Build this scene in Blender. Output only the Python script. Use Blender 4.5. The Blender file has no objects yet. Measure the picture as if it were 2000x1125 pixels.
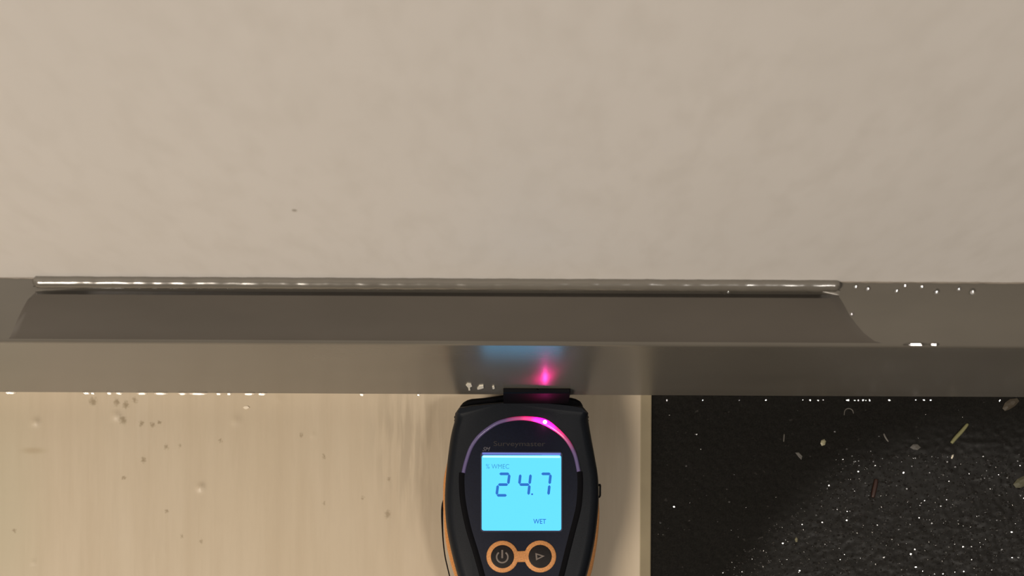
import bpy, bmesh, math, random
from mathutils import Vector, noise

# ------------------------------------------------------------------ camera, world, lamps, exposure
S = bpy.context.scene
C = S.collection
MM = 0.001
F, U0, V0 = 2050.0, 1000.0, 1300.0          # focal length and principal point in px of the 2000x1125 frame
CAM_Z, CAM_Y, ROLL = 370.0, -87.06, 0.0050  # mm, mm, rad

cam_data = bpy.data.cameras.new('camera')
cam = bpy.data.objects.new('camera', cam_data)
C.objects.link(cam)
cam.location = (0, CAM_Y * MM, CAM_Z * MM)
cam.rotation_euler = (0, 0, ROLL)
cam_data.sensor_width = 36.0
cam_data.lens = 36.0 * F / 2000.0
cam_data.shift_y = (V0 - 562.5) / 2000.0
cam_data.clip_start = 0.002
cam_data.dof.use_dof = True
cam_data.dof.focus_distance = 0.335
cam_data.dof.aperture_fstop = 20.0
S.camera = cam

W = bpy.data.worlds.new('world')
S.world = W
W.use_nodes = True
W.node_tree.nodes['Background'].inputs[0].default_value = (1.0, 0.92, 0.84, 1)
W.node_tree.nodes['Background'].inputs[1].default_value = 0.055

def lamp(name, loc, target, size, power, col):
    d = bpy.data.lights.new(name, 'AREA')
    d.shape = 'DISK'
    d.size = size
    d.energy = power
    d.color = col
    o = bpy.data.objects.new(name, d)
    C.objects.link(o)
    o.location = loc
    o.rotation_euler = (Vector(target) - Vector(loc)).to_track_quat('-Z', 'Y').to_euler()
    return o
ROOM_LAMP = (-0.9, -0.9, 1.4)
PORCH_LAMP = (0.865, -0.6, 2.0)
lamp('room_lamp', ROOM_LAMP, (0, 0, 0.05), 0.5, 30.0, (1.0, 0.88, 0.74))
lamp('porch_lamp', PORCH_LAMP, (0.1, 0, 0.05), 0.22, 13.0, (1.0, 0.92, 0.83))

S.view_settings.view_transform = 'Standard'
S.view_settings.look = 'None'
S.view_settings.gamma = 1.0
S.view_settings.use_curve_mapping = False
S.view_settings.exposure = 0.0

# ------------------------------------------------------------------ helpers
random.seed(7)
GROUND_Z = -4.4                             # mm, below the top of the cream board

def P(u, v, z):
    """point (mm) at height z seen at photo pixel u, v"""
    du, dv = u - U0, v - V0
    c, s = math.cos(ROLL), math.sin(ROLL)
    x, y = du * c + dv * s, -du * s + dv * c
    k = (CAM_Z - z) / F
    return (x * k, CAM_Y - y * k, z)

def PY(u, v, y):
    """point (mm) on the plane Y = y seen at photo pixel u, v"""
    p = P(u, v, 0.0)
    t = (y - CAM_Y) / (p[1] - CAM_Y)
    return (p[0] * t, y, CAM_Z * (1 - t))

def mesh_obj(name, verts, faces, mat, parent=None, smooth=False, bevel=None):
    me = bpy.data.meshes.new(name)
    me.from_pydata([(x * MM, y * MM, z * MM) for x, y, z in verts], [], faces)
    bm = bmesh.new()
    bm.from_mesh(me)
    bmesh.ops.recalc_face_normals(bm, faces=bm.faces)
    bm.to_mesh(me)
    bm.free()
    if smooth:
        me.polygons.foreach_set('use_smooth', [True] * len(me.polygons))
    if mat:
        me.materials.append(mat)
    o = bpy.data.objects.new(name, me)
    C.objects.link(o)
    if parent:
        o.parent = parent
    if bevel:
        m = o.modifiers.new('bevel', 'BEVEL')
        m.width = bevel * MM
        m.segments = 3
        m.limit_method = 'ANGLE'
        m.angle_limit = math.radians(32)
    return o

def rel(o, root):
    """keep world position under a root that only has a location"""
    o.parent = root
    o.matrix_parent_inverse = root.matrix_world.inverted()
    return o

def empty(name, loc):
    o = bpy.data.objects.new(name, None)
    C.objects.link(o)
    o.location = [c * MM for c in loc]
    o.empty_display_size = 0.01
    bpy.context.view_layer.update()
    return o

def tag(o, label=None, cat=None, group=None, kind=None):
    if label: o['label'] = label
    if cat: o['category'] = cat
    if group: o['group'] = group
    if kind: o['kind'] = kind
    return o

def offset_poly(pts, d):
    """move a closed polygon (list of xy) inwards by d"""
    n = len(pts)
    area = sum(pts[i][0] * pts[(i + 1) % n][1] - pts[(i + 1) % n][0] * pts[i][1] for i in range(n))
    sg = 1 if area > 0 else -1
    out = []
    for i in range(n):
        a, b, c = Vector(pts[i - 1]), Vector(pts[i]), Vector(pts[(i + 1) % n])
        e1, e2 = (b - a).normalized(), (c - b).normalized()
        n1, n2 = Vector((-e1.y, e1.x)) * sg, Vector((-e2.y, e2.x)) * sg
        m = (n1 + n2)
        m = m.normalized() if m.length > 1e-6 else n1
        di = d[i] if isinstance(d, list) else d
        out.append(tuple(b + m * (di / max(0.5, m.dot(n1)))))
    return out

def loft(name, layers, mat, parent=None, smooth=True, bevel=None):
    """layers: list of (polygon xy, z); capped both ends"""
    n = len(layers[0][0])
    verts, faces = [], []
    for pts, z in layers:
        verts += [(x, y, z) for x, y in pts]
    for k in range(len(layers) - 1):
        for i in range(n):
            j = (i + 1) % n
            faces.append((k * n + i, k * n + j, (k + 1) * n + j, (k + 1) * n + i))
    faces.append(tuple(range(n)))
    faces.append(tuple(range((len(layers) - 1) * n, len(layers) * n)))
    o = mesh_obj(name, verts, faces, mat, parent, False, bevel)
    if smooth:
        shade(o)
    return o

def shade(o, ang=40):
    me = o.data
    me.polygons.foreach_set('use_smooth', [True] * len(me.polygons))
    bm = bmesh.new(); bm.from_mesh(me)
    for e in bm.edges:
        e.smooth = len(e.link_faces) == 2 and e.calc_face_angle(0) < math.radians(ang)
    bm.to_mesh(me); bm.free()

def smooth_curve(pts, n=6):
    """Catmull-Rom through a list of tuples"""
    out = []
    q = [pts[0]] + list(pts) + [pts[-1]]
    for i in range(1, len(q) - 2):
        for k in range(n):
            t = k / n
            out.append(tuple(0.5 * (2 * b + (c - a) * t + (2 * a - 5 * b + 4 * c - d) * t * t + (3 * b - a - 3 * c + d) * t ** 3)
                             for a, b, c, d in zip(q[i - 1], q[i], q[i + 1], q[i + 2])))
    out.append(tuple(pts[-1]))
    return out

def ribbon(name, line, width, z0, z1, mat, parent=None, round_top=0.3):
    """flat strip with shoulders following an xy line; width is a number or a list"""
    n = len(line)
    verts, faces = [], []
    for i, p in enumerate(line):
        a, b = Vector(line[max(0, i - 1)][:2]), Vector(line[min(n - 1, i + 1)][:2])
        t = (b - a).normalized()
        nn = Vector((-t.y, t.x))
        w = (width[i] if isinstance(width, list) else width) / 2
        for s, z in ((-1, z0), (-1, z1 - (z1 - z0) * round_top), (-0.62, z1), (0, z1 + (z1 - z0) * 0.05), (0.62, z1), (1, z1 - (z1 - z0) * round_top), (1, z0)):
            q = Vector(p[:2]) + nn * w * s
            verts.append((q.x, q.y, z))
    m = 7
    for i in range(n - 1):
        for k in range(m):
            l = (k + 1) % m
            faces.append((i * m + k, i * m + l, (i + 1) * m + l, (i + 1) * m + k))
    faces.append(tuple(range(m)))
    faces.append(tuple(range((n - 1) * m, n * m)))
    o = mesh_obj(name, verts, faces, mat, parent)
    shade(o, 50)
    return o

def tube(name, line, radius, mat, parent=None, seg=8, squash=1.0):
    n = len(line)
    verts, faces = [], []
    for i, p in enumerate(line):
        t = (Vector(line[min(n - 1, i + 1)]) - Vector(line[max(0, i - 1)])).normalized()
        up = Vector((0, 0, 1)) if abs(t.z) < 0.9 else Vector((0, 1, 0))
        a = t.cross(up).normalized()
        b = a.cross(t)
        r = radius[i] if isinstance(radius, list) else radius
        for k in range(seg):
            w = 2 * math.pi * k / seg
            verts.append(tuple(Vector(p) + a * (r * math.cos(w)) + b * (r * squash * math.sin(w))))
    for i in range(n - 1):
        for k in range(seg):
            l = (k + 1) % seg
            faces.append((i * seg + k, i * seg + l, (i + 1) * seg + l, (i + 1) * seg + k))
    faces.append(tuple(range(seg)))
    faces.append(tuple(range((n - 1) * seg, n * seg)))
    return mesh_obj(name, verts, faces, mat, parent, True)

# ------------------------------------------------------------------ materials
def mat_new(name, col, rough=0.5, spec=0.5, metallic=0.0):
    m = bpy.data.materials.new(name)
    m.use_nodes = True
    b = m.node_tree.nodes['Principled BSDF']
    b.inputs['Base Color'].default_value = (*col, 1)
    b.inputs['Roughness'].default_value = rough
    b.inputs['Specular IOR Level'].default_value = spec
    b.inputs['Metallic'].default_value = metallic
    return m

class N:
    """small node wiring helper"""
    def __init__(self, m):
        self.t = m.node_tree
        self.b = self.t.nodes['Principled BSDF']
        self.g = self.t.nodes.new('ShaderNodeNewGeometry')
    def scaled(self, sx, sy, sz):
        k = self.t.nodes.new('ShaderNodeVectorMath'); k.operation = 'MULTIPLY'
        k.inputs[1].default_value = (sx, sy, sz)
        self.t.links.new(self.g.outputs['Position'], k.inputs[0])
        return k.outputs[0]
    def noise(self, vec, scale, detail=4, rough=0.5):
        k = self.t.nodes.new('ShaderNodeTexNoise')
        k.inputs['Scale'].default_value = scale
        k.inputs['Detail'].default_value = detail
        k.inputs['Roughness'].default_value = rough
        self.t.links.new(vec, k.inputs['Vector'])
        return k.outputs['Fac']
    def ramp(self, fac, stops):
        k = self.t.nodes.new('ShaderNodeValToRGB')
        el = k.color_ramp.elements
        while len(el) < len(stops): el.new(0.5)
        for e, (p, c) in zip(el, stops):
            e.position = p
            e.color = (*c, 1) if not isinstance(c, (int, float)) else (c, c, c, 1)
        self.t.links.new(fac, k.inputs[0])
        return k.outputs[0]
    def mix(self, fac, a, b, mode='MIX'):
        k = self.t.nodes.new('ShaderNodeMix'); k.data_type = 'RGBA'; k.blend_type = mode
        for sock, val in ((k.inputs['Factor'], fac), (k.inputs[6], a), (k.inputs[7], b)):
            if isinstance(val, tuple): sock.default_value = (*val, 1)
            elif isinstance(val, (int, float)): sock.default_value = val
            else: self.t.links.new(val, sock)
        return k.outputs[2]
    def spot(self, p, radius, soft=0.4, stretch=(1, 1, 1), warp=0.0):
        """1 inside a stain around p (mm)"""
        d = self.t.nodes.new('ShaderNodeVectorMath'); d.operation = 'SUBTRACT'
        src = self.g.outputs['Position']
        if warp:
            if not hasattr(self, 'warped'):
                k = self.t.nodes.new('ShaderNodeTexNoise'); k.inputs['Scale'].default_value = 1100
                self.t.links.new(src, k.inputs['Vector'])
                a = self.t.nodes.new('ShaderNodeVectorMath'); a.operation = 'MULTIPLY_ADD'
                self.t.links.new(k.outputs['Color'], a.inputs[0])
                a.inputs[1].default_value = (0.0022,) * 3
                a.inputs[2].default_value = (-0.0011,) * 3
                b = self.t.nodes.new('ShaderNodeVectorMath'); b.operation = 'ADD'
                self.t.links.new(src, b.inputs[0]); self.t.links.new(a.outputs[0], b.inputs[1])
                self.warped = b.outputs[0]
            src = self.warped
        self.t.links.new(src, d.inputs[0])
        d.inputs[1].default_value = [c * MM for c in p]
        s = self.t.nodes.new('ShaderNodeVectorMath'); s.operation = 'MULTIPLY'
        s.inputs[1].default_value = stretch
        self.t.links.new(d.outputs[0], s.inputs[0])
        l = self.t.nodes.new('ShaderNodeVectorMath'); l.operation = 'LENGTH'
        self.t.links.new(s.outputs[0], l.inputs[0])
        r = self.t.nodes.new('ShaderNodeMapRange'); r.interpolation_type = 'SMOOTHSTEP'
        r.inputs['From Min'].default_value = radius * MM * (1 + soft)
        r.inputs['From Max'].default_value = radius * MM * (1 - soft)
        self.t.links.new(l.outputs['Value'], r.inputs['Value'])
        return r.outputs[0]
    def bump(self, h, strength, dist):
        k = self.t.nodes.new('ShaderNodeBump')
        k.inputs['Strength'].default_value = strength
        k.inputs['Distance'].default_value = dist * MM
        self.t.links.new(h, k.inputs['Height'])
        self.t.links.new(k.outputs[0], self.b.inputs['Normal'])
    def color(self, c): self.t.links.new(c, self.b.inputs['Base Color'])
    def rough(self, c): self.t.links.new(c, self.b.inputs['Roughness'])

def wall_material():
    m = mat_new('painted_plaster', (0.6, 0.55, 0.48), 0.55, 0.3)
    n = N(m)
    v = n.scaled(1, 1, 1)
    big = n.noise(n.scaled(1, 1, 0.5), 30, 3)
    mid = n.noise(n.scaled(1, 1, 0.5), 160, 3)
    col = n.ramp(big, [(0.3, (0.705, 0.678, 0.650)), (0.7, (0.73, 0.703, 0.677))])
    col = n.mix(n.ramp(mid, [(0.30, 1.0), (0.55, 0.0)]), col, (0.683, 0.655, 0.624))
    sp = PY(575, 411, 13.2)
    col = n.mix(n.spot(sp, 0.55), col, (0.34, 0.31, 0.27))
    n.color(col)
    n.bump(n.noise(n.scaled(1, 1, 0.5), 500, 4, 0.6), 0.035, 0.5)
    return m

def bar_material(name, base, rough):
    m = mat_new(name, base, rough, 0.5)
    n = N(m)
    v = n.scaled(0.4, 1, 1)
    f = n.noise(v, 60, 4)
    n.color(n.ramp(f, [(0.3, tuple(c * 0.92 for c in base)), (0.7, tuple(c * 1.07 for c in base))]))
    n.bump(n.noise(n.scaled(1, 1, 1), 900, 2), 0.03, 0.15)
    return m

# ---- pixel positions of the pits, smears and grime on the cream board
BLISTERS = [(228, 812, 9, 0.30), (392, 952, 8, 0.34), (70, 824, 8, 0.30), (461, 822, 11, 0.16), (545, 780, 7, .10), (65, 1098, 4, .2), (612, 850, 5, .1)]
PITS = [(182, 784, 6), (228, 786, 5), (246, 791, 5), (263, 782, 4), (298, 830, 4), (276, 827, 4), (312, 826, 3), (325, 873, 4), (352, 871, 3),
        (430, 861, 2.5), (588, 850, 3), (633, 892, 3), (708, 973, 2.6), (633, 984, 2.4), (280, 898, 4), (242, 933, 3), (355, 1047, 2.6),
        (393, 1056, 3), (760, 936, 3), (28, 1036, 3), (325, 998, 2.6), (757, 1004, 5), (240, 820, 6)]

def cream_material():
    m = mat_new('cream_brushed_paint', (0.52, 0.44, 0.33), 0.42, 0.4)
    n = N(m)
    strokes = n.noise(n.scaled(1, 0.06, 1), 190, 4, 0.6)
    patch = n.noise(n.scaled(1, 0.5, 1), 18, 3)
    fine = n.noise(n.scaled(1, 0.15, 1), 700, 3)
    col = n.ramp(patch, [(0.3, (0.465, 0.390, 0.287)), (0.7, (0.495, 0.425, 0.327))])
    col = n.mix(n.ramp(strokes, [(0.32, 0.45), (0.58, 0.0)]), col, (0.42, 0.345, 0.25))
    col = n.mix(n.ramp(fine, [(0.3, 0.06), (0.55, 0.0)]), col, (0.33, 0.27, 0.20))
    # greenish damp tint at the far left and a grimy grained band beside the meter
    col = n.mix(n.mix(1.0, n.spot(P(0, 1010, 0), 12, 0.98, (1, 0.35, 1)), (0.55, 0.55, 0.55), 'MULTIPLY'), col, (0.42, 0.385, 0.28))
    band = n.spot(P(800, 860, 0), 11, 0.8, (1, 0.5, 1))
    lines = n.ramp(n.noise(n.scaled(1, 0.09, 1), 420, 3), [(0.42, 1.0), (0.58, 0.0)])
    col = n.mix(n.mix(1.0, band, n.mix(1.0, lines, (0.85, 0.85, 0.85), 'MULTIPLY'), 'MULTIPLY'), col, (0.37, 0.31, 0.23))
    for u, v, r in PITS:
        col = n.mix(n.spot(P(u, v, 0), r * 0.17, 0.8, (1, 0.8, 1), 0.5), col, (0.29, 0.235, 0.16))
    col = n.mix(n.spot(P(65, 880, 0), 1.0, 0.8, (0.28, 1, 1)), col, (0.40, 0.33, 0.23))
    n.color(col)
    n.bump(n.mix(0.35, strokes, n.noise(n.scaled(1, 0.4, 1), 600, 4)), 0.22, 0.35)
    return m

def wet_black_material():
    """damp black grit; a dark reflection is painted in as duller gloss near moulding and board"""
    m = mat_new('wet_black_grit', (0.018, 0.016, 0.015), 0.3, 0.5)
    n = N(m)
    v = n.scaled(1, 1, 1)
    f = n.noise(v, 1900, 4, 0.65)
    col = n.ramp(f, [(0.35, (0.0052, 0.005, 0.0045)), (0.75, (0.012, 0.0112, 0.0098))])
    col = n.mix(n.ramp(n.noise(v, 420, 2), [(0.70, 0.0), (0.80, 0.6)]), col, (0.045, 0.042, 0.039))
    n.color(col)
    sheen_mask = n.spot(P(1930, 1330, GROUND_Z), 500 * 0.1826, 0.11, (1, 1, 1), 1.0)  # boundary follows the edge of a reflected dark area, not standing water
    n.rough(n.ramp(sheen_mask, [(0.0, 0.65), (1.0, 0.40)]))
    n.t.links.new(n.ramp(sheen_mask, [(0.0, 0.06), (1.0, 0.22)]), n.b.inputs['Specular IOR Level'])
    n.bump(n.mix(0.5, f, n.noise(v, 2600, 3)), 0.16, 0.2)
    return m

def shell_material(name, base, rough=0.45, grain=0.25):
    m = mat_new(name, base, rough, 0.2)
    n = N(m)
    v = n.scaled(1, 1, 1)
    n.color(n.ramp(n.noise(v, 2500, 2), [(0.3, tuple(c * 0.8 for c in base)), (0.7, tuple(c * 1.2 for c in base))]))
    n.bump(n.noise(v, 3000, 2), grain, 0.08)
    return m

def glow(name, col, strength):
    m = bpy.data.materials.new(name)
    m.use_nodes = True
    t = m.node_tree
    b = t.nodes['Principled BSDF']
    b.inputs['Base Color'].default_value = (0, 0, 0, 1)
    b.inputs['Roughness'].default_value = 0.3
    b.inputs['Emission Color'].default_value = (*col, 1)
    b.inputs['Emission Strength'].default_value = strength
    return m

def water_material():
    m = mat_new('clear_water', (1, 1, 1), 0.02, 0.5)
    b = m.node_tree.nodes['Principled BSDF']
    b.inputs['Transmission Weight'].default_value = 1.0
    b.inputs['IOR'].default_value = 1.33
    return m

M_WALL = wall_material()
M_BAR = bar_material('taupe_gloss_paint', (0.118, 0.107, 0.090), 0.24)
M_BAR.node_tree.nodes['Principled BSDF'].inputs['IOR'].default_value = 2.0
M_STRIP = bar_material('dark_taupe_paint', (0.076, 0.067, 0.057), 0.42)
M_CAULK = bar_material('taupe_sealant', (0.20, 0.175, 0.145), 0.5)
M_CREAM = cream_material()
M_CREAM_EDGE = bar_material('shaded_cream_paint', (0.40, 0.335, 0.22), 0.5)  # cream bevel turned from the lamp; its shade is put into the colour
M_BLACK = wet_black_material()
M_SHELL = shell_material('dark_grey_plastic', (0.0062, 0.0080, 0.0115))
M_PANEL = shell_material('blue_grey_plastic', (0.0038, 0.0056, 0.0150), 0.5, 0.12)
M_CAP = shell_material('black_rubber', (0.0028, 0.0028, 0.004), 0.55)
M_CAP.node_tree.nodes['Principled BSDF'].inputs['Specular IOR Level'].default_value = 0.09
M_GROOVE = mat_new('black_gloss_plastic', (0.002, 0.002, 0.003), 0.6, 0.06)
M_ORANGE = shell_material('orange_rubber', (0.62, 0.27, 0.085), 0.5, 0.15)
M_RING = shell_material('pale_orange_rubber', (0.52, 0.24, 0.09), 0.5, 0.15)
M_BUTTON = shell_material('button_rubber', (0.010, 0.008, 0.008), 0.55, 0.1)
M_ICON = mat_new('grey_print', (0.14, 0.115, 0.10), 0.5)
M_FAINT = mat_new('faint_print', (0.014, 0.0115, 0.012), 0.5)
M_MARK = mat_new('grey_mark', (0.09, 0.085, 0.10), 0.5)
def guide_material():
    """light pipe: milky violet plastic with the red of its light painted as emission fading along the arch"""
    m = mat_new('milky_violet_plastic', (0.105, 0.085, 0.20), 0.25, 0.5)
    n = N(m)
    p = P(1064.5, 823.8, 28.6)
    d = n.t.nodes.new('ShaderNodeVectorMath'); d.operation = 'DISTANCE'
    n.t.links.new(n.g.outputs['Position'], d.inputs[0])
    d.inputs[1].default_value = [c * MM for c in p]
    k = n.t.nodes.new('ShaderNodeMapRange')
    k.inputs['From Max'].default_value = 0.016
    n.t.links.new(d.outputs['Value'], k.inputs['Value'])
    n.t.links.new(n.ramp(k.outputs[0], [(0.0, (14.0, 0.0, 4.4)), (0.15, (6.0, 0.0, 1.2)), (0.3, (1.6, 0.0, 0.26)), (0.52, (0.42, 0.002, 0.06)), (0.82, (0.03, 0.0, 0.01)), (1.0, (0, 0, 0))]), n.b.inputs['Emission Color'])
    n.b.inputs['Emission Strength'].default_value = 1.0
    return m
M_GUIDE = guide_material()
M_LED = glow('red_light', (1.0, 0.06, 0.40), 60.0)
M_LCD = glow('cyan_backlight', (0.13, 0.80, 1.45), 0.97)
M_LCDTOP = glow('bright_backlight', (0.55, 1.0, 1.0), 1.0)
M_WINDOW = glow('painted_edge_glow', (0.20, 0.26, 0.85), 0.75)  # backlight caught by the clear window edge, painted as emission
M_DIGIT = glow('blue_segment', (0.012, 0.165, 0.62), 0.95)
M_DIGIT_SMALL = glow('pale_blue_segment', (0.045, 0.33, 0.56), 1.0)
M_BEZEL = mat_new('clear_dark_bezel', (0.02, 0.025, 0.06), 0.15, 0.6)
M_WATER = water_material()
M_GRAIN = mat_new('wet_grit', (0.012, 0.011, 0.010), 0.06, 0.6)
M_STALK = mat_new('pale_green_straw', (0.17, 0.165, 0.075), 0.55)
M_LEAF = mat_new('olive_dead_leaf', (0.07, 0.068, 0.040), 0.5)
M_LEAF_BROWN = mat_new('brown_dead_leaf', (0.045, 0.036, 0.024), 0.5)
M_NEEDLE = mat_new('red_brown_bark', (0.022, 0.006, 0.003), 0.5)
M_CHIP = mat_new('pale_chip', (0.23, 0.215, 0.135), 0.5)
M_WHITE = mat_new('torn_white_paint', (0.75, 0.70, 0.58), 0.5)
M_GREY = mat_new('grey_flake', (0.075, 0.07, 0.062), 0.5)

# ------------------------------------------------------------------ setting
WALL_Y = 13.2
def box(name, x0, x1, y0, y1, z0, z1, mat, parent=None, bevel=None):
    v = [(x, y, z) for z in (z0, z1) for y in (y0, y1) for x in (x0, x1)]
    f = [(0, 2, 3, 1), (4, 5, 7, 6), (0, 1, 5, 4), (1, 3, 7, 5), (3, 2, 6, 7), (2, 0, 4, 6)]
    return mesh_obj(name, v, f, mat, parent, False, bevel)

wall = box('wall_back', -900, 900, WALL_Y, WALL_Y + 60, -12, 1400, M_WALL)
tag(wall, 'mottled pale beige painted wall rising behind the taupe moulding', kind='structure')

# moulding fixed to the wall: vertical glossy face, sloping upper face, gap underneath
ZB, ZA = 32.0, 85.0
YB, ZT = WALL_Y, 96.9
def slope_pt(x, t, lift):
    """point on the sloping face of the moulding, t from 0 (arris) to 1 (wall side)"""
    y = 0.6 + (YB - 0.6) * t
    z = ZA + 0.35 + (ZT - ZA - 0.35) * t
    ny, nz = -(ZT - ZA), (YB)
    l = math.hypot(ny, nz)
    return (x, y + ny / l * lift, z + nz / l * lift)

def bar_mesh():
    prof = [(0.9, ZB - 0.0), (0.0, ZB + 1.0)]
    prof += [(0.0, ZA - 1.1)]
    for k in range(1, 6):                                   # rounded arris between face and slope
        a = k / 6
        prof.append((1.0 * a * a, ZA - 1.1 + 1.1 * (2 * a - a * a) + 0.6 * a * a))
    x_l, x_r = P(66, 570, 95)[0], P(1640, 570, 95)[0]
    def section(x):
        # a shadow groove runs under the bead, between the two swept ends of the strip
        e = max(0.0, min(1.0, (x - x_l) / 12.0, (x_r - x) / 4.0))
        sl = [slope_pt(x, t, -2.2 * d * e)[1:] for t, d in ((0.08, 0), (0.775, 0), (0.79, 1), (0.862, 1), (0.875, 0), (1.0, 0))]
        return prof + sl + [(WALL_Y, ZB)]
    xs = sorted([-500 + 10 * i for i in range(101)] + [x_l, x_l + 4, x_l + 12, x_r - 4, x_r])
    n = len(section(0))
    verts = [(x, y, z) for x in xs for y, z in section(x)]
    faces = []
    for i in range(len(xs) - 1):
        for k in range(n):
            l = (k + 1) % n
            faces.append((i * n + k, i * n + l, (i + 1) * n + l, (i + 1) * n + k))
    faces += [tuple(range(n)), tuple(range((len(xs) - 1) * n, len(xs) * n))]
    o = mesh_obj('baseboard_back', verts, faces, M_BAR)
    shade(o, 25)
    return o
bar = bar_mesh()
tag(bar, 'glossy taupe moulding along the foot of the wall', kind='structure')

# darker strip let into the sloping face, its ends swept in a curve
def strip_mesh():
    # (t along slope, left px, right px, lift)
    rows = [(0.02, 17, 1722, 0.02), (0.05, 20, 1708, 0.12), (0.18, 26, 1688, 0.3), (0.34, 33, 1672, 0.55), (0.5, 41, 1659, 0.9), (0.66, 51, 1649, 1.25), (0.785, 66, 1640, 1.65)]
    nx = 240
    verts, faces = [], []
    def px_x(u, t, lift):
        p = slope_pt(0, t, lift)
        return P(u, 620, p[2])[0]
    for t, ul, ur, lift in rows:
        xl, xr = px_x(ul, t, lift), px_x(ur, t, lift)
        for i in range(nx + 1):
            f = i / nx
            e = min(1.0, (xr - xl) * f / 0.7, (xr - xl) * (1 - f) / 2.5)
            verts.append(slope_pt(xl + (xr - xl) * f, t, 0.06 + (lift - 0.06) * e))
    m = nx + 1
    for r in range(len(rows) - 1):
        for i in range(nx):
            faces.append((r * m + i, r * m + i + 1, (r + 1) * m + i + 1, (r + 1) * m + i))
    top = len(rows) - 1
    base = len(verts)                                          # underside
    for t, ul, ur, lift in rows:
        xl, xr = px_x(ul, t, lift), px_x(ur, t, lift)
        for i in range(nx + 1):
            verts.append(slope_pt(xl + (xr - xl) * i / nx, t, -0.5))
    for r in range(len(rows) - 1):
        for i in range(nx):
            faces.append((base + r * m + i, base + (r + 1) * m + i, base + (r + 1) * m + i + 1, base + r * m + i + 1))
        faces.append((r * m, (r + 1) * m, base + (r + 1) * m, base + r * m))
        faces.append((r * m + nx, base + r * m + nx, base + (r + 1) * m + nx, (r + 1) * m + nx))
    for i in range(nx):
        faces.append((i, base + i, base + i + 1, i + 1))
        faces.append((top * m + i, top * m + i + 1, base + top * m + i + 1, base + top * m + i))
    o = mesh_obj('inset_strip', verts, faces, M_STRIP, bar)
    shade(o, 30)
    return o
tag(strip_mesh(), 'darker strip with swept curved ends')

# rounded bead above the strip, wet and lumpy
def lumpy_line(u0, u1, y, z, r, amp, step=1.0, seed=0.0, taper=6):
    x0, x1 = P(u0, 555, z)[0], P(u1, 555, z)[0]
    n = int((x1 - x0) / step)
    line, rad = [], []
    for i in range(n + 1):
        x = x0 + (x1 - x0) * i / n
        q = noise.noise((x * 0.22 + seed, 3.1, seed)) + 0.5 * noise.noise((x * 0.9 + seed, 9.7, 2.0))
        line.append((x, y + amp * 0.5 * noise.noise((x * 0.35, seed, 5.0)), z + amp * 0.4 * q))
        rad.append(max(0.1, (r + amp * 0.35 * q) * min(1, (min(i, n - i) + 0.5) / taper)))
    return line, rad
l, r = lumpy_line(66, 1640, 12.1, 97.1, 1.55, 0.30, 1.0, 1.3, 1)
tag(tube('bead', l, r, M_BAR, bar, 10), 'lumpy glossy rounded bead')
l, r = lumpy_line(-80, 2100, WALL_Y + 0.05, 97.0, 0.42, 0.42, 0.8, 8.3)
tag(tube('sealant', l, r, M_CAULK, bar, 8), 'ragged sealant line')

# cream board (left) and wet black ground (right)
def axis(lo, hi, d0, d1, fine, coarse):
    out, x = [], lo
    while x < hi - 1e-6:
        out.append(x)
        x += fine if d0 <= x < d1 else coarse
    out.append(hi)
    return out
EDGE_X = P(1250, 950, 0)[0]
def board_mesh():
    xs = axis(-420, EDGE_X, -185, EDGE_X - 1, 0.75, 12)
    ys = axis(-330, WALL_Y, -76, WALL_Y, 0.75, 12)
    bl = [(P(u, v, 0)[0], P(u, v, 0)[1], r * 0.17, h) for u, v, r, h in BLISTERS]
    verts = []
    for y in ys:
        for x in xs:
            z = 0.07 * noise.noise((x * 0.06, y * 0.02, 0)) + 0.03 * noise.noise((x * 0.5, y * 0.05, 4))
            z = min(z, 0.1) if x < EDGE_X - 1 else 0
            for bx, by, br, bh in bl:
                d2 = ((x - bx) ** 2 + (y - by) ** 2) / (br * br)
                if d2 < 6: z += bh * 2.4 * math.exp(-d2 * 1.3)
            verts.append((x, y, z))
    m = len(xs)
    faces = [(j * m + i, j * m + i + 1, (j + 1) * m + i + 1, (j + 1) * m + i) for j in range(len(ys) - 1) for i in range(m - 1)]
    nb = len(verts)
    verts += [(-420, -330, -9), (EDGE_X, -330, -9), (EDGE_X, WALL_Y, -9), (-420, WALL_Y, -9)]
    J = len(ys) - 1
    faces += [(nb, nb + 3, nb + 2, nb + 1),
              tuple([nb, nb + 1] + [i for i in range(m - 1, -1, -1)]),
              tuple([nb + 3] + [J * m + i for i in range(m)] + [nb + 2]),
              tuple([nb + 1, nb + 2] + [j * m + m - 1 for j in range(J, -1, -1)]),
              tuple([nb] + [j * m for j in range(J + 1)] + [nb + 3])]
    o = mesh_obj('painted_board', verts, faces, M_CREAM)
    shade(o, 30)
    return o
board = board_mesh()
tag(board, 'cream brush-painted board with small pits, under the moisture meter', 'board')
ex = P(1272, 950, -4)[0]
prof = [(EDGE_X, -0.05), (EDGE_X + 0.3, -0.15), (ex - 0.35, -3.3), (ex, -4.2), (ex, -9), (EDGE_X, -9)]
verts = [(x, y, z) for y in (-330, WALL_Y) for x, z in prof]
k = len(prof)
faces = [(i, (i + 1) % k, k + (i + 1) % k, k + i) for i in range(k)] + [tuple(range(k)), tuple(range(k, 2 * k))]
tag(mesh_obj('edge_strip', verts, faces, M_CREAM_EDGE, board), 'olive-shaded bevelled edge')

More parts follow.
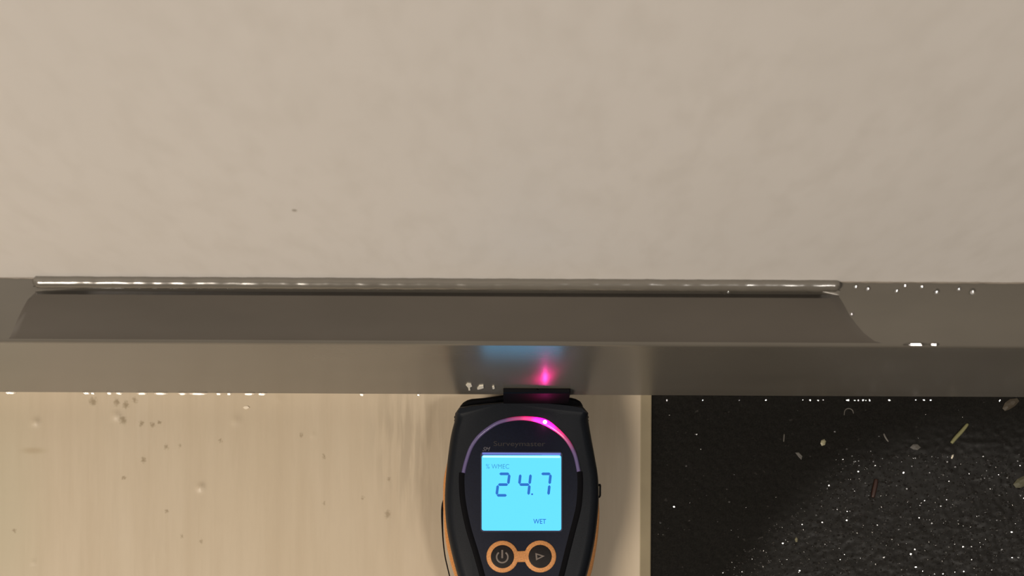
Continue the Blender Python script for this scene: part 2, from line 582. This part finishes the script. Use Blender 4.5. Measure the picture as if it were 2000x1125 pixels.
def ground_mesh():
    xs = axis(ex, 420, ex, 190, 0.42, 10)
    ys = axis(-330, WALL_Y, -74, WALL_Y, 0.42, 10)
    verts = []
    for y in ys:
        for x in xs:
            z = GROUND_Z + 0.16 * noise.noise((x * 0.5, y * 0.5, 1)) + 0.06 * noise.noise((x * 1.3, y * 1.3, 7)) + 0.2 * noise.noise((x * 0.1, y * 0.1, 3))
            verts.append((x, y, z))
    m = len(xs)
    faces = [(j * m + i, j * m + i + 1, (j + 1) * m + i + 1, (j + 1) * m + i) for j in range(len(ys) - 1) for i in range(m - 1)]
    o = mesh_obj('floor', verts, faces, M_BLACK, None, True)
    return o
floor = ground_mesh()
tag(floor, 'wet black gritty ground beside the cream board', kind='structure')
def ground_z(x, y):
    return GROUND_Z + 0.16 * noise.noise((x * 0.5, y * 0.5, 1)) + 0.06 * noise.noise((x * 1.3, y * 1.3, 7)) + 0.2 * noise.noise((x * 0.1, y * 0.1, 3))

# ------------------------------------------------------------------ moisture meter
meter = empty('moisture_meter', (3.2, -60, 0))
tag(meter, 'dark grey moisture meter with orange rim, lit cyan screen reading 24.7', 'moisture meter')
def part(o): return rel(o, meter)

ZO = 22.0
left = [(889, 812), (887.5, 824), (881, 850), (876, 884), (870.8, 932), (868.8, 980), (872.5, 1031), (881, 1075), (892, 1118), (906, 1165), (918, 1230), (924, 1330), (928, 1450), (930, 1580), (940, 1680), (972, 1730)]
right = [(1148.5, 811), (1149.5, 824), (1154.8, 856), (1163, 901), (1168, 932), (1169.5, 973), (1166.8, 1014), (1160, 1065), (1148, 1118), (1133, 1165), (1121, 1230), (1115, 1330), (1111, 1450), (1109, 1580), (1099, 1680), (1066, 1730)]
front = [(897.5, 800), (922, 795.5), (949, 792.5), (985, 789), (1019, 788), (1055, 789), (1090, 792), (1116, 795), (1138, 799)]
L = smooth_curve(left, 4); R = smooth_curve(right, 4)
outline = [P(u, v, ZO)[:2] for u, v in front + R + L[::-1]]
def ins(d): return offset_poly(outline, [d * (0.35 if i < len(front) else min(1, 0.35 + 0.2 * min(i - len(front), len(outline) - 1 - i))) for i in range(len(outline))])
ZTOP = 28.0
part(loft('upper_shell', [(ins(0.9), 14.5), (ins(0.25), 18), (ins(0), 22), (ins(0.25), 24.4), (ins(0.9), 26.2), (ins(1.9), 27.2), (ins(3.4), ZTOP)], M_SHELL))
part(loft('lower_shell', [(ins(7), 0.15), (ins(4.5), 0.8), (ins(2.6), 4), (ins(1.2), 14.4)], M_CAP))
# orange rim
ol = [(893, 812), (892, 824), (886, 850), (878.5, 884), (867.6, 932), (865.8, 960), (866.2, 1000), (869.6, 1050), (877.8, 1090), (886.5, 1120), (901, 1165), (913, 1230), (919, 1330), (923, 1450), (925, 1580), (936, 1680), (970, 1733)]
orr = [(1144, 811), (1145, 824), (1150, 856), (1158, 901), (1165.5, 932), (1169.0, 973), (1170.3, 1010), (1167, 1052), (1161, 1090), (1154.5, 1120), (1139, 1165), (1127, 1230), (1121, 1330), (1117, 1450), (1115, 1580), (1104, 1680), (1068, 1733)]
ofr = [(902, 803), (930, 799), (985, 793), (1019, 792), (1055, 793), (1105, 799), (1134, 803)]
opoly = [P(u, v, 16.0)[:2] for u, v in ofr + smooth_curve(orr, 4) + smooth_curve(ol, 4)[::-1]]
part(loft('rim', [(offset_poly(opoly, 1.0), 11.5), (opoly, 13), (opoly, 16.5), (offset_poly(opoly, 0.5), 18)], M_ORANGE))
# front cap and nose
capl = [(897.5, 806), (896.5, 796), (899, 791), (904.5, 784.8), (912, 780.5), (921, 778), (945, 776), (966, 773), (983, 770.5), (1000, 769.5), (1019, 769), (1050, 769.8), (1085, 772), (1108, 774.5), (1117, 776), (1126, 778.5), (1134, 783), (1138, 789), (1140.5, 797), (1141, 806)]
capp = [P(u, v, 22)[:2] for u, v in capl]
part(loft('cap', [(offset_poly(capp, 1.6), 5), (offset_poly(capp, 0.3), 10), (capp, 21), (offset_poly(capp, 0.6), 23.6), (offset_poly(capp, 1.6), 24.6)], M_CAP))
nose = [P(u, v, 41)[:2] for u, v in [(983, 768), (983, 757.6), (1020, 757), (1049.5, 757), (1049.5, 759.5), (1051, 759.5), (1051, 757), (1114, 757.6), (1114, 768)]]
nose = [(x, min(y, -0.05)) for x, y in nose]
part(loft('nose', [(nose, 18), (nose, 40.6), (offset_poly(nose, 0.3), 41.2)], M_CAP, None, False))
# two steel pins running from the nose into the moulding
for s in (-1, 1):
    x = P(1050, 775, 24)[0] + s * 5.5
    part(tube('pin', [(x, -1.0, 36), (x, 2.0, 36), (x, 2.4, 36)], [0.6, 0.6, 0.05], mat_new('steel', (0.6, 0.6, 0.6), 0.25, 0.5, 1.0) if s < 0 else bpy.data.materials['steel']))
# ribbed grips at the shoulders
for uu in (890.5, 1146.5):
    for vv in (811, 817.5):
        x, y, _ = P(uu, vv, 24)
        part(tube('grip_rib', [(x, y - 0.5, 18), (x, y - 0.5, 23.6), (x, y - 0.5, 24.2)], [0.62, 0.62, 0.3], M_CAP))
# inner face panel, inside the arch
arc = [(905, 923.5), (909.6, 903.6), (919, 876), (932, 855.6), (949.6, 839.6), (972, 825.6), (996, 818.8), (1020, 816.6), (1044, 818.8), (1065, 824.8), (1084, 837), (1101.6, 852.5), (1114, 869), (1124, 891), (1130.5, 921)]
gl = [(903, 923), (902.6, 945), (905.3, 980), (915.4, 1030), (929, 1075), (942, 1121), (952, 1165), (958, 1230)]
gr = [(1131.5, 921), (1132.5, 945), (1131, 975), (1127.2, 1000), (1114.3, 1050), (1101.8, 1100), (1088, 1160), (1081, 1230)]
pl = smooth_curve(arc, 4) + smooth_curve(gr, 4)[1:] + [(1068, 1260), (1019, 1275), (972, 1260)] + smooth_curve(gl, 4)[::-1][:-1]
pp = [P(u, v, 28.2)[:2] for u, v in pl]
part(loft('face_panel', [(offset_poly(pp, 0.3), 27.6), (offset_poly(pp, 0.3), 28.12), (offset_poly(pp, 0.6), 28.25)], M_PANEL))
# grooves and light guide
K = 342.0 / F
for line in (gl, gr):
    pts = [P(u, v, 28.2)[:2] for u, v in smooth_curve(line, 6)]
    part(ribbon('channel', pts, 13.0 * K, 27.4, 28.32, M_GROOVE))
ap = smooth_curve(arc, 8)
pts = [P(u, v, 28.4)[:2] for u, v in ap]
wid = []
for u, v in ap:
    d = math.hypot(u - 1066, v - 825)
    wid.append((7.6 + 4.0 * math.exp(-(d / 26) ** 2)) * K)
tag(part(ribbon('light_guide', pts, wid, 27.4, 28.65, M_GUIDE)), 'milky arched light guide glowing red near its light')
# red light
def dome(name, x, y, z, r, mat, squash=1.0, seg=14, rings=6, jitter=0.0, sx=1.0, sy=1.0, rot=0.0, seed=0):
    rnd = random.Random(seed)
    verts, faces = [], []
    ca, sa = math.cos(rot), math.sin(rot)
    for j in range(rings):
        a = j / rings * math.pi / 2
        for i in range(seg):
            w = 2 * math.pi * i / seg
            q = 1 + jitter * rnd.uniform(-1, 1)
            px, py = r * math.cos(a) * math.cos(w) * sx * q, r * math.cos(a) * math.sin(w) * sy * q
            verts.append((x + px * ca - py * sa, y + px * sa + py * ca, z + r * squash * math.sin(a)))
    verts.append((x, y, z + r * squash))
    for j in range(rings - 1):
        for i in range(seg):
            k = (i + 1) % seg
            faces.append((j * seg + i, j * seg + k, (j + 1) * seg + k, (j + 1) * seg + i))
    for i in range(seg):
        faces.append(((rings - 1) * seg + i, (rings - 1) * seg + (i + 1) % seg, len(verts) - 1))
    faces.append(tuple(range(seg - 1, -1, -1)))
    return mesh_obj(name, verts, faces, mat, None, True)
x, y, _ = P(1064.5, 823.8, 28.9)
tag(part(dome('indicator_light', x, y, 28.55, 0.66, M_LED, 0.9)), 'glaring red indicator light')

# screen
def rrect(u0, v0, u1, v1, r, z, n=5):
    out = []
    for cx, cy, a0 in ((u1 - r, v0 + r, -90), (u1 - r, v1 - r, 0), (u0 + r, v1 - r, 90), (u0 + r, v0 + r, 180)):
        for k in range(n + 1):
            a = math.radians(a0 + 90 * k / n)
            out.append(P(cx + r * math.cos(a), cy + r * math.sin(a), z)[:2])
    return out
def ring(name, outer, inner, z0, z1, mat):
    n = len(outer)
    verts = [(x, y, z0) for x, y in outer] + [(x, y, z1) for x, y in outer] + [(x, y, z1) for x, y in inner] + [(x, y, z0) for x, y in inner]
    faces = []
    for i in range(n):
        j = (i + 1) % n
        for a in range(4):
            b = (a + 1) % 4
            faces.append((a * n + i, a * n + j, b * n + j, b * n + i))
    return mesh_obj(name, verts, faces, mat)
ZS = 28.35
scr = loft('screen', [(rrect(940.5, 889, 1096.5, 1036.5, 5, ZS), 28.0), (rrect(940.5, 889, 1096.5, 1036.5, 5, ZS), ZS)], M_LCD, None, False)
part(scr)
part(ring('bezel', rrect(938.5, 882.5, 1098.5, 1039, 6, 28.6), rrect(940.8, 888.5, 1096.2, 1036.3, 4.5, 28.6), 28.1, 28.62, M_BEZEL))
def sub(o, p):
    o.parent = p
    o.matrix_parent_inverse = p.matrix_world.inverted()
    return o
bpy.context.view_layer.update()
sub(box('backlight_edge', P(943, 892, ZS)[0], P(1094, 892, ZS)[0], P(1018, 894, ZS)[1], P(1018, 890.3, ZS)[1], ZS, ZS + 0.05, M_LCDTOP), scr)

sub(box('window_edge', P(942, 886, ZS)[0], P(1095, 886, ZS)[0], P(1018, 888.6, ZS)[1], P(1018, 884.6, ZS)[1], 28.2, 28.66, M_WINDOW), scr)

def seg_poly(name, px, mat, z=ZS + 0.03):
    pts = [P(u, v, z)[:2] for u, v in px]
    return sub(loft(name, [(pts, z - 0.02), (pts, z + 0.02)], mat, None, False), scr)
def bar_seg(a, b, w):
    """segment with chamfered ends from pixel a to pixel b"""
    a, b = Vector(a), Vector(b)
    t = (b - a).normalized(); n = Vector((-t.y, t.x)) * (w / 2)
    e = t * (w / 2)
    return [tuple(q) for q in (a, a + e + n, b - e + n, b, b - e - n, a + e - n)]
def digit(segs, ul, vt, w, h, slant, wd=5.2):
    """seven-segment digit; slant shifts the top right"""
    def q(fx, fy): return (ul + w * fx + slant * (1 - fy), vt + h * fy)
    g = 0.02
    ends = {'a': (q(0, 0), q(1, 0)), 'b': (q(1, g), q(1, .5 - g)), 'c': (q(1, .5 + g), q(1, 1 - g)), 'd': (q(0, 1), q(1, 1)),
            'e': (q(0, .5 + g), q(0, 1 - g)), 'f': (q(0, g), q(0, .5 - g)), 'g': (q(0, .5), q(1, .5))}
    for s in segs:
        seg_poly('digit_segment', bar_seg(*ends[s], wd), M_DIGIT)
digit('abged', 970, 925.5, 20, 42, 5)
digit('fgbc', 1012, 925.5, 20, 42, 4.5)
digit('abc', 1052.5, 925.5, 18.5, 42, 4.5)
seg_poly('decimal_point', [(1037.2, 964), (1040.6, 963.4), (1041.4, 966.4), (1038, 967.2)], M_DIGIT)

def text(name, body, u, v, height_px, width_px, z, mat, parent, bold=0.0, slant=0.0):
    cu = bpy.data.curves.new(name, 'FONT')
    cu.body = body
    cu.size = 1.0
    cu.extrude = 0.01
    cu.offset = bold
    cu.shear = slant
    tmp = bpy.data.objects.new(name, cu)
    C.objects.link(tmp)
    bpy.context.view_layer.update()
    me = bpy.data.meshes.new_from_object(tmp.evaluated_get(bpy.context.evaluated_depsgraph_get()))
    bpy.data.objects.remove(tmp)
    xs = [w.co.x for w in me.vertices]; ys = [w.co.y for w in me.vertices]
    x0, x1, y0, y1 = min(xs), max(xs), min(ys), max(ys)
    k = (CAM_Z - z) / F * MM
    px, py, _ = P(u, v, z)                                    # lower left corner
    for w in me.vertices:
        w.co = (px * MM + (w.co.x - x0) / (x1 - x0) * width_px * k, py * MM + (w.co.y - y0) / (y1 - y0) * height_px * k, z * MM + w.co.z * MM)
    me.materials.clear()
    me.materials.append(mat)
    o = bpy.data.objects.new(name, me)
    C.objects.link(o)
    return sub(o, parent)
text('lettering', '% WMEC', 949, 915.5, 9.2, 45.5, ZS + 0.03, M_DIGIT_SMALL, scr)
text('lettering', 'WET', 1041.5, 1023, 9.5, 25, ZS + 0.03, M_DIGIT, scr, 0.01)
text('lettering', 'Surveymaster', 964, 874, 12.5, 101, 28.27, M_FAINT, meter)
text('lettering', 'SM', 942.5, 881, 8, 15, 28.27, M_MARK, meter, 0.0, 0.4)

# buttons in their joined orange surround
def circ(u, v, r, z, n=28, a0=0.0, a1=2 * math.pi):
    return [P(u + r * math.cos(a0 + (a1 - a0) * i / n), v + r * math.sin(a0 + (a1 - a0) * i / n), z)[:2] for i in range(n)]
BL, BR = (981.3, 1087.2), (1055.0, 1086.8)
def surround(ru, zc, rb):
    """outline of two joined circles"""
    ab = math.asin(rb / ru)
    out = []
    for i in range(25):
        a = ab + (2 * math.pi - 2 * ab) * i / 24
        out.append(P(BL[0] + ru * math.cos(a), BL[1] + ru * math.sin(a), zc)[:2])
    for i in range(25):
        a = math.pi + ab + (2 * math.pi - 2 * ab) * i / 24
        out.append(P(BR[0] + ru * math.cos(a), BR[1] + ru * math.sin(a), zc)[:2])
    return out
part(loft('button_surround', [(surround(31.5, 28.3, 11), 28.0), (surround(31.2, 28.4, 10.5), 28.5), (surround(28.5, 28.7, 8), 28.85)], M_RING))
for (u, v), nm in ((BL, 'power'), (BR, 'play')):
    b = loft('button', [(circ(u, v, 23.5, 28.9), 28.6), (circ(u, v, 22.5, 28.9), 28.95), (circ(u, v, 20, 28.9), 29.1)], M_BUTTON)
    part(b)
    bpy.context.view_layer.update()
    if nm == 'power':
        a = [P(u - 0.3 + 11 * math.cos(t), v + 0.6 + 11 * math.sin(t), 29.1)[:2] for t in [math.radians(-52 + 284 * i / 24) for i in range(25)]]
        sub(ribbon('power_symbol', a, 3.0 * K, 29.0, 29.16, M_ICON), b)
        a = [P(u - 0.3, v - 13, 29.1)[:2], P(u - 0.3, v + 3, 29.1)[:2]]
        sub(ribbon('power_symbol', a, 3.4 * K, 29.0, 29.17, M_ICON), b)
    else:
        tri = [(1045.5, 1080), (1064, 1086), (1047, 1094.5)]
        o_ = [P(*q, 29.15)[:2] for q in tri]
        cx, cy = sum(q[0] for q in tri) / 3, sum(q[1] for q in tri) / 3
        i_ = [P(cx + (q[0] - cx) * 0.5, cy + (q[1] - cy) * 0.5, 29.15)[:2] for q in tri]
        sub(ring('triangle_symbol', o_, i_, 29.0, 29.17, M_ICON), b)
# thin cord loop on the left flank and clip on the right flank
cord = [(868.5, 972), (864.8, 984), (863.6, 1000), (863.9, 1025), (865.5, 1055), (869, 1085), (874, 1108), (879, 1128), (890, 1165), (903, 1210), (912, 1240)]
cl = smooth_curve([P(u, v, 13.0) for u, v in cord], 5)
part(tube('cord', cl, [0.22 + 0.16 * math.exp(-((i - 9) / 8) ** 2) for i in range(len(cl))], M_CAP))
cx0, cx1 = P(1166, 957, 17)[0], P(1174, 957, 17)[0]
cy0, cy1 = P(1170, 971, 17)[1], P(1170, 945, 17)[1]
vv = [(cx0, cy1), (cx1 - 0.25, cy1), (cx1, cy1 - 0.5), (cx1, cy0 + 0.5), (cx1 - 0.3, cy0), (cx0, cy0), (cx0, cy0 + 0.4), (cx1 - 0.55, cy0 + 0.5), (cx1 - 0.5, cy1 - 0.5), (cx0, cy1 - 0.5)]
part(loft('side_clip', [(vv, 15.2), (vv, 17)], M_CAP, None, False))

# ------------------------------------------------------------------ water
NTH = ['first', 'second', 'third', 'fourth', 'fifth', 'sixth', 'seventh', 'eighth', 'ninth', 'tenth', 'eleventh', 'twelfth', 'thirteenth', 'fourteenth', 'fifteenth', 'sixteenth', 'seventeenth', 'eighteenth', 'nineteenth']
def half_vec(p, lamp_loc):
    p = Vector(p)
    a = (Vector((0, CAM_Y, CAM_Z)) - p).normalized()
    b = (Vector(lamp_loc) / MM - p).normalized()
    return (a + b).normalized()
def lens(name, p, nrm, a, b, drop, R=9.0):
    """flattened drop of water: shallow dome facing nrm, with a skirt down to what it sits on"""
    nrm = Vector(nrm).normalized()
    ex_ = (Vector((1, 0, 0)) - nrm * nrm.x).normalized()
    ey_ = nrm.cross(ex_)
    n = 14
    verts, faces = [], []
    for s, h in ((1.12, -drop), (1.04, -0.12 * min(a, b)), (0.92, 0.0), (0.5, 0.0)):
        for i in range(n):
            w = 2 * math.pi * i / n
            q = ex_ * (a * s * math.cos(w)) + ey_ * (b * s * math.sin(w))
            hh = h + (b * b - (b * s) ** 2) / (2 * R) if s < 1 else h
            verts.append(tuple(Vector(p) + q + nrm * hh))
    verts.append(tuple(Vector(p) + nrm * (b * b / (2 * R))))
    for k in range(3):
        for i in range(n):
            j = (i + 1) % n
            faces.append((k * n + i, k * n + j, (k + 1) * n + j, (k + 1) * n + i))
    for i in range(n):
        faces.append((3 * n + i, 3 * n + (i + 1) % n, 4 * n))
    faces.append(tuple(range(n - 1, -1, -1)))
    o = mesh_obj(name, verts, faces, M_WATER)
    shade(o, 30)
    return o
def on_slope(u, v):
    """where the pixel meets the sloping face of the moulding"""
    lo, hi = -0.2, 1.15
    for _ in range(40):
        mid = (lo + hi) / 2
        q = slope_pt(0, mid, 0.0)
        y, z = q[1], q[2]
        p = P(u, v, z)
        if p[1] > y: lo = mid
        else: hi = mid
    q = slope_pt(0, lo, 0.0)
    return (P(u, v, q[2])[0], q[1], q[2])
for k, (u, v, r) in enumerate([(1421, 566, .5), (1663, 612, .45), (1671, 558, .42), (1695, 562, .5), (1751, 566, .5), (1767, 557, .34), (1800, 558, .4), (1829, 568, .62), (1872, 563, .5), (1899, 568, .7)]):
    p = on_slope(u, v)
    lift = 0.9 if u < 1600 else 0.0
    q = (p[0], p[1] - lift * .5 - 0.3, p[2] + lift + 0.32)
    d = lens('water_bead', q, half_vec(q, PORCH_LAMP), r, r * 1.1, 0.45)
    tag(d, NTH[k] + ' bright water bead from the left along the sloping top of the taupe moulding', 'water bead', 'water beads on the moulding')
for k, (u, r) in enumerate([(1302, .28), (1372, .3), (1444, .35), (1495, .4), (1567, .3), (1582, .46), (1597, .32), (1607, .3), (1655, .6), (1669, .36), (1676, .3), (1685.5, .36), (1691, .3), (1698, .36), (1736, .5), (1788, .36), (1804, .4), (1817, .4), (1952, .45)]):
    x, y, _ = P(u, 782 if u != 1952 else 783, GROUND_Z)
    q = (x, y, ground_z(x, y) + 0.3)
    d = lens('water_bead', q, half_vec(q, PORCH_LAMP), r * (1.9 if u == 1655 else 0.85), r * 0.75, 0.5)
    tag(d, NTH[k] + ' water bead from the cream board in the row on black ground under the moulding', 'water bead', 'water beads on the black ground')
for k, (u, w) in enumerate([(32, 12), (178, 8), (190, 5), (222, 6), (240, 8), (284, 11), (320, 14), (362, 9), (392, 19), (432, 6), (452, 5), (490, 12), (515, 10), (708, 5), (818, 4)]):
    x, _, z = PY(u, 773, 0.0)
    q = (x, -0.3, ZB + 0.7)
    d = lens('water_and_glint_streak', q, half_vec(q, ROOM_LAMP), w * 0.158, 0.32, 0.4)
    tag(d, NTH[k] + ' shining water streak from the left along the lower edge of the moulding', 'water streak', 'water streaks under the moulding')
x, y, z = on_slope(1807, 667)
for u0, u1 in ((1773, 1817), (1821, 1841)):  # lamp highlight on the rounded arris, shaped as lenses tilted to the lamp
    xa, xb = PY(u0, 668, 0.4)[0], PY(u1, 668, 0.4)[0]
    q = ((xa + xb) / 2, 0.45, ZA + 0.75)
    d = lens('water_and_glint_streak', q, half_vec(q, PORCH_LAMP), (xb - xa) / 2, 0.42, 0.6)
    tag(d, ('longer' if u1 < 1820 else 'shorter') + ' lamp highlight built as a streak on the front arris of the moulding, right side', 'water streak', 'bright streaks on the arris')

# ------------------------------------------------------------------ wet grit on the black ground (uncountable)
def grit():
    rnd = random.Random(21)
    verts, faces = [], []
    count = 0
    while count < 4200:
        u, v = rnd.uniform(1285, 2040), rnd.uniform(800, 1150)
        edge = 915 if u > 1640 else 915 + (1640 - u) * 0.85
        dens = 1.0 if v > edge else 0.06
        if abs(v - edge) < 28 and u > 1620: dens = 1.0
        if rnd.random() > dens: continue
        count += 1
        x, y, _ = P(u, v, GROUND_Z)
        r = rnd.choice([0.18, 0.22, 0.28, 0.36, 0.46]) * rnd.uniform(0.8, 1.25)
        z = ground_z(x, y)
        tx, ty = rnd.gauss(0, .15), rnd.gauss(0.04, .15)
        b = len(verts)
        n = 6
        rot = rnd.uniform(0, 6.28)
        e = rnd.uniform(0.5, 1.0)
        for lev, (s, h) in enumerate(((1.0, -0.15), (0.9, 0.25), (0.72, 0.32))):
            for i in range(n):
                w = rot + 2 * math.pi * i / n
                jx = 1 + rnd.uniform(-.22, .22)
                dx, dy = r * s * jx * math.cos(w), r * s * jx * math.sin(w) * e
                verts.append((x + dx, y + dy, z + r * h + (dx * tx + dy * ty)))
        for lev in (0, 1):
            for i in range(n):
                j = (i + 1) % n
                faces.append((b + lev * n + i, b + lev * n + j, b + (lev + 1) * n + j, b + (lev + 1) * n + i))
        faces.append(tuple(b + 2 * n + i for i in range(n)))
    o = mesh_obj('wet_grit', verts, faces, M_GRAIN)
    return o
tag(grit(), 'fine wet grit glinting over the black ground', 'grit', kind='stuff')

# ------------------------------------------------------------------ debris
def gp(u, v, dz=0.0):
    x, y, _ = P(u, v, GROUND_Z)
    return (x, y, ground_z(x, y) + dz)
def twig(name, pts, rad, mat, label, cat, dz=0.35, squash=0.8, group=None):
    q = smooth_curve([gp(u, v, dz) for u, v in pts], 5)
    z = sum(p[2] for p in q) / len(q)
    q = [(x, y, z) for x, y, _ in q]
    n = len(q)
    rr = [rad * (0.55 + 0.45 * math.sin(math.pi * min(1, (i + 0.6) / n * 1.05)) ** 0.4) for i in range(n)]
    return tag(tube(name, q, rr, mat, None, 8, squash), label, cat, group)
st = twig('straw', [(1857, 866), (1866, 855), (1878, 842), (1889, 828.5)], 0.72, M_STALK, 'pale green straw lying diagonally on the black ground', 'straw', 0.45)
twig('wood_splinter', [(1711, 936), (1709, 948), (1706, 962), (1704, 972)], 0.85, M_NEEDLE, 'dark red-brown splinter upright in the photo amid the glinting grit', 'splinter', 0.35)
twig('dry_fibre', [(1531.5, 848), (1531, 855), (1530.5, 863)], 0.26, M_GREY, 'short grey fibre standing straight, nearest the cream board', 'fibre', 0.2)
twig('dry_fibre', [(1726, 847), (1729, 854), (1735, 863)], 0.34, M_GREY, 'grey wedge-ended fibre between pale chip and green straw', 'fibre', 0.25)
twig('dry_fibre', [(1648.5, 811), (1649.5, 803), (1654, 798.5), (1660, 798.5), (1665, 802), (1666.5, 808)], 0.2, M_GREY, 'curled grey fibre arched like a small hoop near the moulding', 'fibre', 0.18)

def leaf(name, outline_px, mat, label, cat, lift=0.25, curl=0.5):
    pts = [gp(u, v) for u, v in outline_px]
    cx, cy = sum(p[0] for p in pts) / len(pts), sum(p[1] for p in pts) / len(pts)
    z = max(p[2] for p in pts) + lift
    verts, faces = [], []
    n = len(pts)
    for s, dz in ((1.0, -0.12), (1.0, 0.0), (0.5, curl)):
        for k, (x, y, _) in enumerate(pts):
            verts.append((cx + (x - cx) * s, cy + (y - cy) * s, z + dz + 0.06 * math.sin(k * 2.1)))
    verts.append((cx, cy, z + curl * 0.8)); verts.append((cx, cy, z - 0.1))
    for lev in (0, 1):
        for i in range(n):
            j = (i + 1) % n
            faces.append((lev * n + i, lev * n + j, (lev + 1) * n + j, (lev + 1) * n + i))
    for i in range(n):
        j = (i + 1) % n
        faces.append((2 * n + i, 2 * n + j, 3 * n)); faces.append((j, i, 3 * n + 1))
    return tag(mesh_obj(name, verts, faces, mat), label, cat)
leaf('leaf', [(1957, 798), (1962, 787), (1972, 780), (1986, 778), (1990, 784), (1982, 793), (1971, 800), (1962, 803)], M_LEAF_BROWN, 'brown leaf scrap at the foot of the moulding', 'leaf')
leaf('leaf', [(1978, 946), (1986, 936), (1998, 930), (2014, 926), (2020, 936), (2008, 946), (1992, 953), (1983, 953)], M_LEAF, 'olive leaf scrap in the glinting grit below the straw', 'leaf')
leaf('grey_flake', [(1777, 874), (1783, 868), (1792, 868), (1798, 874), (1792, 879), (1784, 878)], M_GREY, 'flat dull grey flake left of the straw', 'flake', 0.05, 0.06)
leaf('pale_chip', [(1602, 866), (1604, 860), (1610, 858), (1613, 862), (1611, 869), (1605, 871)], M_CHIP, 'pale yellowish chip alone on the dark part of the ground', 'chip', 0.2, 0.3)
leaf('pale_chip', [(1552.5, 1053), (1555, 1049), (1558, 1052), (1557.5, 1058), (1554, 1059)], mat_new('olive_chip', (0.16, 0.15, 0.09), 0.5), 'small olive chip low down where the grit thins out', 'chip', 0.15, 0.2)
leaf('pale_chip', [(1856.5, 895), (1858.5, 889), (1862, 888), (1861, 893), (1858.5, 896.5)], M_WHITE, 'small white chip just below the straw', 'chip', 0.2, 0.3)
leaf('grey_flake', [(1553, 884), (1560, 884), (1567, 891), (1565, 898), (1559, 892)], M_GREY, 'ragged grey flake below left of the pale chip', 'flake', 0.05, 0.06)

def fleck(u, v, pts, mat, label, plane_y=None):
    """chip of paint on the face of the moulding (plane_y) or on the board"""
    n = len(pts)
    verts, faces = [], []
    for d in (0.0, 0.28):
        for a, b in pts:
            if plane_y is None:
                x, y, _ = P(u + a, v + b, 0); verts.append((x, y, 0.05 + d))
            else:
                x, _, z = PY(u + a, v + b, plane_y); verts.append((x, plane_y - d * (1.0 if d else 1), z))
    for i in range(n):
        j = (i + 1) % n
        faces.append((i, j, n + j, n + i))
    faces += [tuple(range(n)), tuple(range(n, 2 * n))]
    return tag(mesh_obj('paint_chip', verts, faces, mat, None, False), label, 'paint chip', None)
fleck(916, 753, [(-6, -2), (-3, -5), (4, -4), (6, 0), (2, 2), (2.5, 8), (-1, 8), (-1.5, 3)], M_WHITE, 'torn white paint chip shaped like a small T, leftmost above the meter cap', -0.02)
fleck(938, 755.5, [(-6, 2), (-2, -3), (6, -4), (6.5, 1), (0, 3), (-5, 4)], M_WHITE, 'torn white paint chip, the slanting middle one above the meter cap', -0.02)
fleck(964, 756, [(-2.5, -2), (1, -3), (2.5, 1), (0, 2.5), (-2, 2)], M_WHITE, 'smallest white paint dot beside the meter nose', -0.02)
fleck(481, 796.5, [(-6, 0), (-3, -2.5), (3, -3), (6.5, 0), (2, 3), (-3, 2.6)], mat_new('cream_chip', (0.72, 0.64, 0.52), 0.4), 'pale raised paint chip on the cream board near the moulding')
